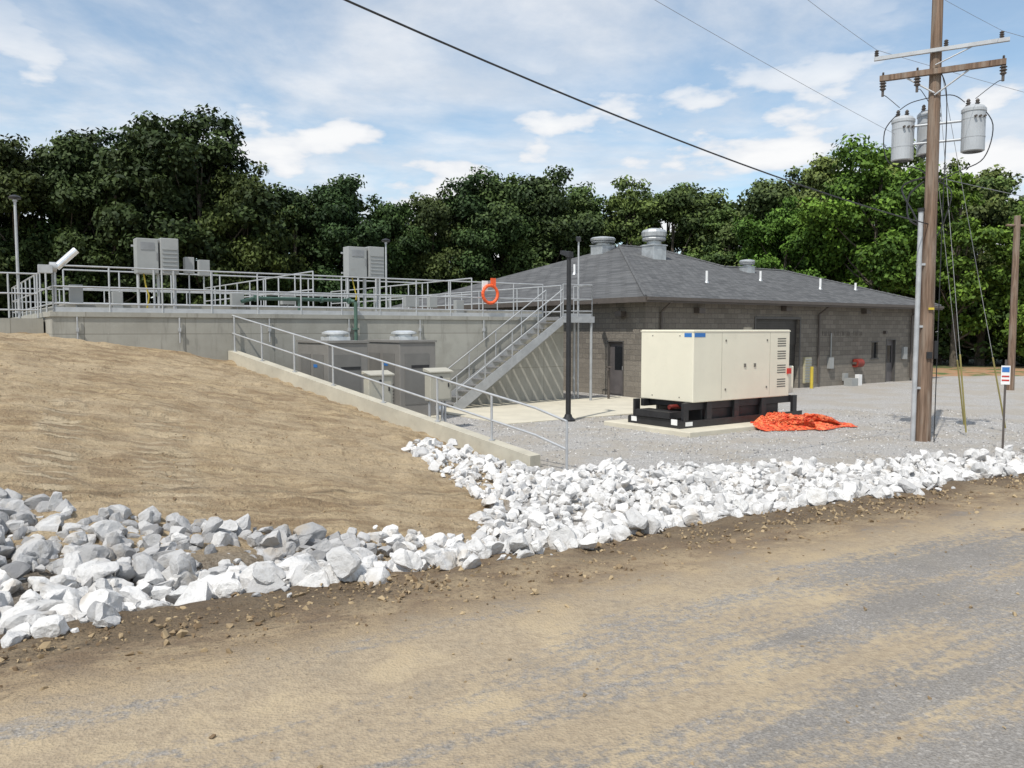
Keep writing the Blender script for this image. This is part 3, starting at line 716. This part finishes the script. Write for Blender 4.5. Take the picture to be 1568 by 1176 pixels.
def wire(a_,b_,k0,r,sag):
    a_=Vector(a_);b_=Vector(b_);pts=[]
    for k in np.linspace(k0,1,24): 
        p_=a_.lerp(b_,k); p_.z-=sag*4*(k-k0)/(1-k0)*(1-(k-k0)/(1-k0)); pts.append(p_)
    ow.path(pts,r,1)
w1=UP0.copy()
wire((1.84,12,7.6),w1-ar*.75+Zv(7.0),-1.5,.004,.2) 
wire((5.84,16,8.9),w1+c2-ar*1.2+Zv(.2),-3,.004,.2); wire((7.4,15.4,9.1),w1+c2+ar*1.25+Zv(.2),-3,.004,.2)
wire(w1+c2+ar*1.25+Zv(.2),(40,30,9.),0,.005,.5); wire(w1+c2-ar*1.2+Zv(.2),(39,34,9.),0,.005,.5); wire(w1+Zv(6.),(45,40,6.5),0,.008,.5)
ow.build('overhead_wires',[blackm,simple('bare_wire',(.22,.22,.23),.5)])
m=MB(); m.tube((0,0,-.5),(0,0,7.3),.15,0,.12,12); m.tube((-.5,-.1,6.9),(.5,.1,6.9),.05,0); m.build('utility_pole.001',[wd.mat],None,(21.1,34.2,0))
m=MB()
def guy(bx,by,tx_,ty,tz):
    a_=Vector((bx,by,0)); b_=Vector((tx_,ty,tz)); d_=(b_-a_).normalized()
    m.tube(a_,b_,.006,1); m.tube(a_+d_*.1,a_+d_*2.0,.02,0,n=8)
guy(10.9,19.3,9.6,18.6,8.0); guy(12.4,20.2,9.65,18.6,8.3); guy(11.8,21.0,9.55,18.6,6.6)
m.build('guy_wires',[simple('guard_yellow',(.30,.26,.09),.6),galv])
m=MB(); m.box(-.02,.02,-.02,.02,-.3,1.95,0); m.box(-.08,.08,-.03,-.021,1.45,1.83,1); m.box(-.065,.065,-.035,-.031,1.7,1.8,2); m.box(-.065,.065,-.035,-.031,1.6,1.63,3); m.box(-.065,.065,-.035,-.031,1.52,1.55,3)
m.build('marker_sign',[brownm,whitep,bluep,redp],None,(9.95,16.3,0),-.5)

# ---------------------------------------------------------------- trees
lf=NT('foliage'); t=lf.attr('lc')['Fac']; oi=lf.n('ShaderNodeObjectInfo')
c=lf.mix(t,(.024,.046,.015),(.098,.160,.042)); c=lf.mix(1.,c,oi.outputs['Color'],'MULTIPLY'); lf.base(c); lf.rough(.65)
lf.put(lf.b.inputs['Specular IOR Level'],.2)
bark=simple('bark',(.10,.085,.065),.95,0,.3,6)
def tree_mesh(name,H,R,cb,ncl,nl,seed,ls=(.11,.25)):
    r_=np.random.default_rng(seed); mb=MB()
    lean=r_.normal(0,.4,2); N_=7
    tp=[Vector((lean[0]*(k/N_)**2,lean[1]*(k/N_)**2,H*.85*k/N_)) for k in range(N_+1)]
    rr=[.24*(1-k/(N_+1))+.04 for k in range(N_+1)]
    mb.path(tp,rr,0,8)
    cz=(cb+H)/2; hz=(H-cb)/2; C=[]
    nb=r_.integers(14,19); B=[]
    for k in range(nb):
        zf=-.85+1.7*(k+.5)/nb+r_.normal(0,.08); az_=k*2.4+r_.normal(0,.5)
        wr_=math.sqrt(max(.12,1-abs(zf+.1)**2.2)); f_=r_.uniform(.45,.85)
        if k>=nb-2: f_=.15
        B.append((np.array([math.cos(az_)*R*f_*wr_,math.sin(az_)*R*f_*wr_,cz+zf*hz*.86]),r_.uniform(.26,.46)*R,r_.uniform(-.14,.16)))
    for k in range(ncl):
        bc,br_,bs=B[k%nb]; d_=r_.normal(size=3); d_/=np.linalg.norm(d_)
        c_=bc+d_*br_*r_.uniform(.3,1.15)*np.array([1,1,.75]); c_[2]=min(c_[2],H-.3)
        C.append((c_[0],c_[1],c_[2],bs))
    C=np.array(C)
    for bc,br_,bs in B:
        c_=Vector(bc); i_=int(np.clip((c_.z*.75)/(H*.85)*N_,1,N_-1)); p0_=tp[i_]
        md=p0_.lerp(c_,.5)+Vector((0,0,-.25)); mb.path([p0_,md,c_],[.10,.06,.03],0,5)
    tv=np.array(mb.v); tf=np.array(mb.f); nt=len(tv)
    P_=[];LC=[];Nn=[]
    for cx_ in C:
        c_=cx_[:3]; rc=r_.uniform(.5,1.25)*R/4.5; n_=int(nl*(rc/.9)**2); d_=r_.normal(size=(n_,3)); d_/=np.linalg.norm(d_,axis=1)[:,None]
        f_=r_.uniform(.1,1.3,(n_,1))**.7
        P_.append(c_+d_*rc*f_*np.array([1.,1.,.62])); Nn.append(d_)
        base=.3+cx_[3]+r_.uniform(-.18,.22); LC.append(np.clip(base+.28*d_[:,2]+r_.normal(0,.16,n_),0,1))  # upper leaves of a clump paler: light from above put into leaf colour
    P_=np.concatenate(P_);LC=np.concatenate(LC);Nn=np.concatenate(Nn)
    nrm=Nn*.8+r_.normal(size=Nn.shape)*.5+np.array([0,0,.4]); nrm/=np.linalg.norm(nrm,axis=1)[:,None]
    a_=np.cross(nrm,r_.normal(size=nrm.shape)); a_/=np.linalg.norm(a_,axis=1)[:,None]; b_=np.cross(nrm,a_)
    sz=r_.uniform(ls[0],ls[1],(len(P_),1))
    V=np.stack([P_+a_*sz,P_+b_*sz*.6,P_-a_*sz,P_-b_*sz*.6],1).reshape(-1,3)
    Fq=np.arange(len(V)).reshape(-1,4)+nt
    VV=np.concatenate([tv,V]); FF=np.concatenate([tf,Fq])
    mi=np.concatenate([np.zeros(len(tf)),np.ones(len(Fq))])
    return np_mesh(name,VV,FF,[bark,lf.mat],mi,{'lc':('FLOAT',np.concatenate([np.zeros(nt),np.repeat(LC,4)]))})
TM=[tree_mesh('broadleaf_%d'%i,17,R,cb,ncl,115,100+i) for i,(R,cb,ncl) in enumerate([(4.8,2.,190),(5.4,1.5,210),(4.2,1.,160),(5.2,2.5,190),(3.8,1.5,150),(5.,1.,200)])]
SM=[tree_mesh('brush_%d'%i,5,2.6,.2,60,110,200+i,(.09,.2)) for i in range(3)]
tl=empty('treeline')
hx=[-60,-39,-33,-27,-21.5,-20,-17.5,-12,-8.5,-5,0,2.8,5,9.4,13,17,20,23,26,30,34,39,45,60]
hh=[19.0,18.9,19.2,19.6,18.9,16.2,16.,16.3,15.2,16.8,17.6,18.6,17.2,17.8,17.8,17.2,15.2,17.2,18.4,17.6,16.6,15.6,16,17]
yx=[-60,-40,-20,-8,3,17,26,32,45,60]; yy=[58,62,63,71,75,74,65,61,60,60]
def place(x,y,h,col,sx=1.,nm=None):
    me=random.choice(TM); o=bpy.data.objects.new(nm or 'tree',me); scene.collection.objects.link(o)
    s_=h/17.; o.scale=(s_*sx,s_*sx,s_); o.location=(x,y,-.1); o.rotation_euler=(0,0,random.uniform(0,6.28)); o.color=(*col,1)
    if not nm: o.parent=tl
    return o
def tone(x):  # shade on left trees and sun on right trees painted into their tint
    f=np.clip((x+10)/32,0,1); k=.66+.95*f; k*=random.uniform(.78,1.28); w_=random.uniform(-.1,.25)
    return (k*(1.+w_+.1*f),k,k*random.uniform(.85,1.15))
x=-58.
while x<62:
    y=float(np.interp(x,yx,yy)); h=float(np.interp(x,hx,hh))
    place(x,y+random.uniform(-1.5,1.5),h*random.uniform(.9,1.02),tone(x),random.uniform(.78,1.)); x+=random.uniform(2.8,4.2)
for row,(dy,dh,k_) in enumerate(((6.5,-1.2,1.),)):
    x=-66.
    while x<72:
        y=float(np.interp(x,yx,yy))+dy; h=float(np.interp(x*(y-dy)/y,hx,hh))*y/(y-dy)+dh
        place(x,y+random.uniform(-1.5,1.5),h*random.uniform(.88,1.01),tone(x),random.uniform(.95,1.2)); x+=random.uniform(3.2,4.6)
x=16.
while x<62:
    y=float(np.interp(x,yx,yy))-3.; 
    for yo in (0,4):
        o=bpy.data.objects.new('brush',random.choice(SM)); scene.collection.objects.link(o); s_=random.uniform(.7,1.4)
        o.location=(x+random.uniform(-1,1),y+yo+random.uniform(-1,1),-.2); o.scale=(s_,s_,s_*random.uniform(.8,1.2)); o.rotation_euler=(0,0,random.uniform(0,6.28)); o.color=(*[q_*.75 for q_ in tone(x-5)],1); o.parent=tl
    x+=random.uniform(2.4,3.4)
for (x,y,h,c_) in ((25.5,58,15.8,(1.75,1.85,.9)),(30.5,56,14.8,(1.95,1.9,.9)),(35.5,54,12.0,(1.85,1.8,.9)),(20.5,62,13.0,(1.5,1.7,.9))):  # bright tints paint sunlit foliage into the object colour
    place(x,y,h,c_,.95,'deciduous_tree')

# ---------------------------------------------------------------- world, sun, camera
az=Vector((-.5,-.86,0)).normalized(); el=math.radians(56)
sv=Vector((az.x*math.cos(el),az.y*math.cos(el),math.sin(el)))
wl=bpy.data.worlds.new("World"); scene.world=wl; wl.use_nodes=True; nt=wl.node_tree
class WN(NT):
    def __init__(s,t): s.t=t
W=WN(nt); bg=nt.nodes['Background']
sky=W.n('ShaderNodeTexSky',sky_type='NISHITA',sun_disc=False,sun_elevation=el,sun_rotation=math.atan2(az.x,az.y)%(2*math.pi)); sky.air_density=1.; sky.dust_density=.4; sky.ozone_density=1.5
gc=W.n('ShaderNodeTexCoord').outputs['Generated']; gx,gy,gz=W.sep(gc)
zz=W.math('MAXIMUM',W.math('ADD',gz,.10),.03)
pc=W.comb(W.math('DIVIDE',gx,zz),W.math('DIVIDE',gy,zz),0.)
n1=W.noise(pc,.8,8,.6,.3); n2=W.noise(pc,2.3,7,.6,.2); n3=W.noise(W.comb(W.math('MULTIPLY',gx,2.2),gy,W.math('MULTIPLY',gz,5.5)),3.1,7,.5)
th_=W.mr(n1,.34,.62,.14,.85)
pf=W.math('MULTIPLY',W.mr(n3,.49,.59),W.mr(gz,.42,.22))
cov=W.math('MAXIMUM',th_,pf)
cc=W.mix(W.mr(n2,.35,.7),(7.2,7.7,8.4),(9.4,9.5,9.7))
cc=W.mix(W.math('MULTIPLY',pf,.8),cc,W.mix(W.mr(n3,.53,.66),(7.8,8.2,8.8),(10.,10.,10.)))
skc=W.mix(1.,sky.outputs[0],(1.45,1.6,1.55),'MULTIPLY')
colw=W.mix(cov,skc,cc); nt.links.new(colw,bg.inputs[0]); bg.inputs[1].default_value=.1
ld=bpy.data.lights.new('sun','SUN'); ld.energy=4.0; ld.angle=math.radians(.5); ld.color=(1.,.955,.88)
lo=bpy.data.objects.new('sun',ld); scene.collection.objects.link(lo); lo.rotation_euler=sv.to_track_quat('Z','Y').to_euler()
cd=bpy.data.cameras.new('camera'); cd.sensor_width=36; cd.lens=1240/1568*36; cd.clip_end=3000; cd.clip_start=.05
co=bpy.data.objects.new('camera',cd); scene.collection.objects.link(co); co.location=(0,0,2.55); co.rotation_euler=(math.radians(90-3.83),0,0)
scene.camera=co
scene.view_settings.view_transform='Standard'; scene.view_settings.look='None'; scene.view_settings.exposure=0
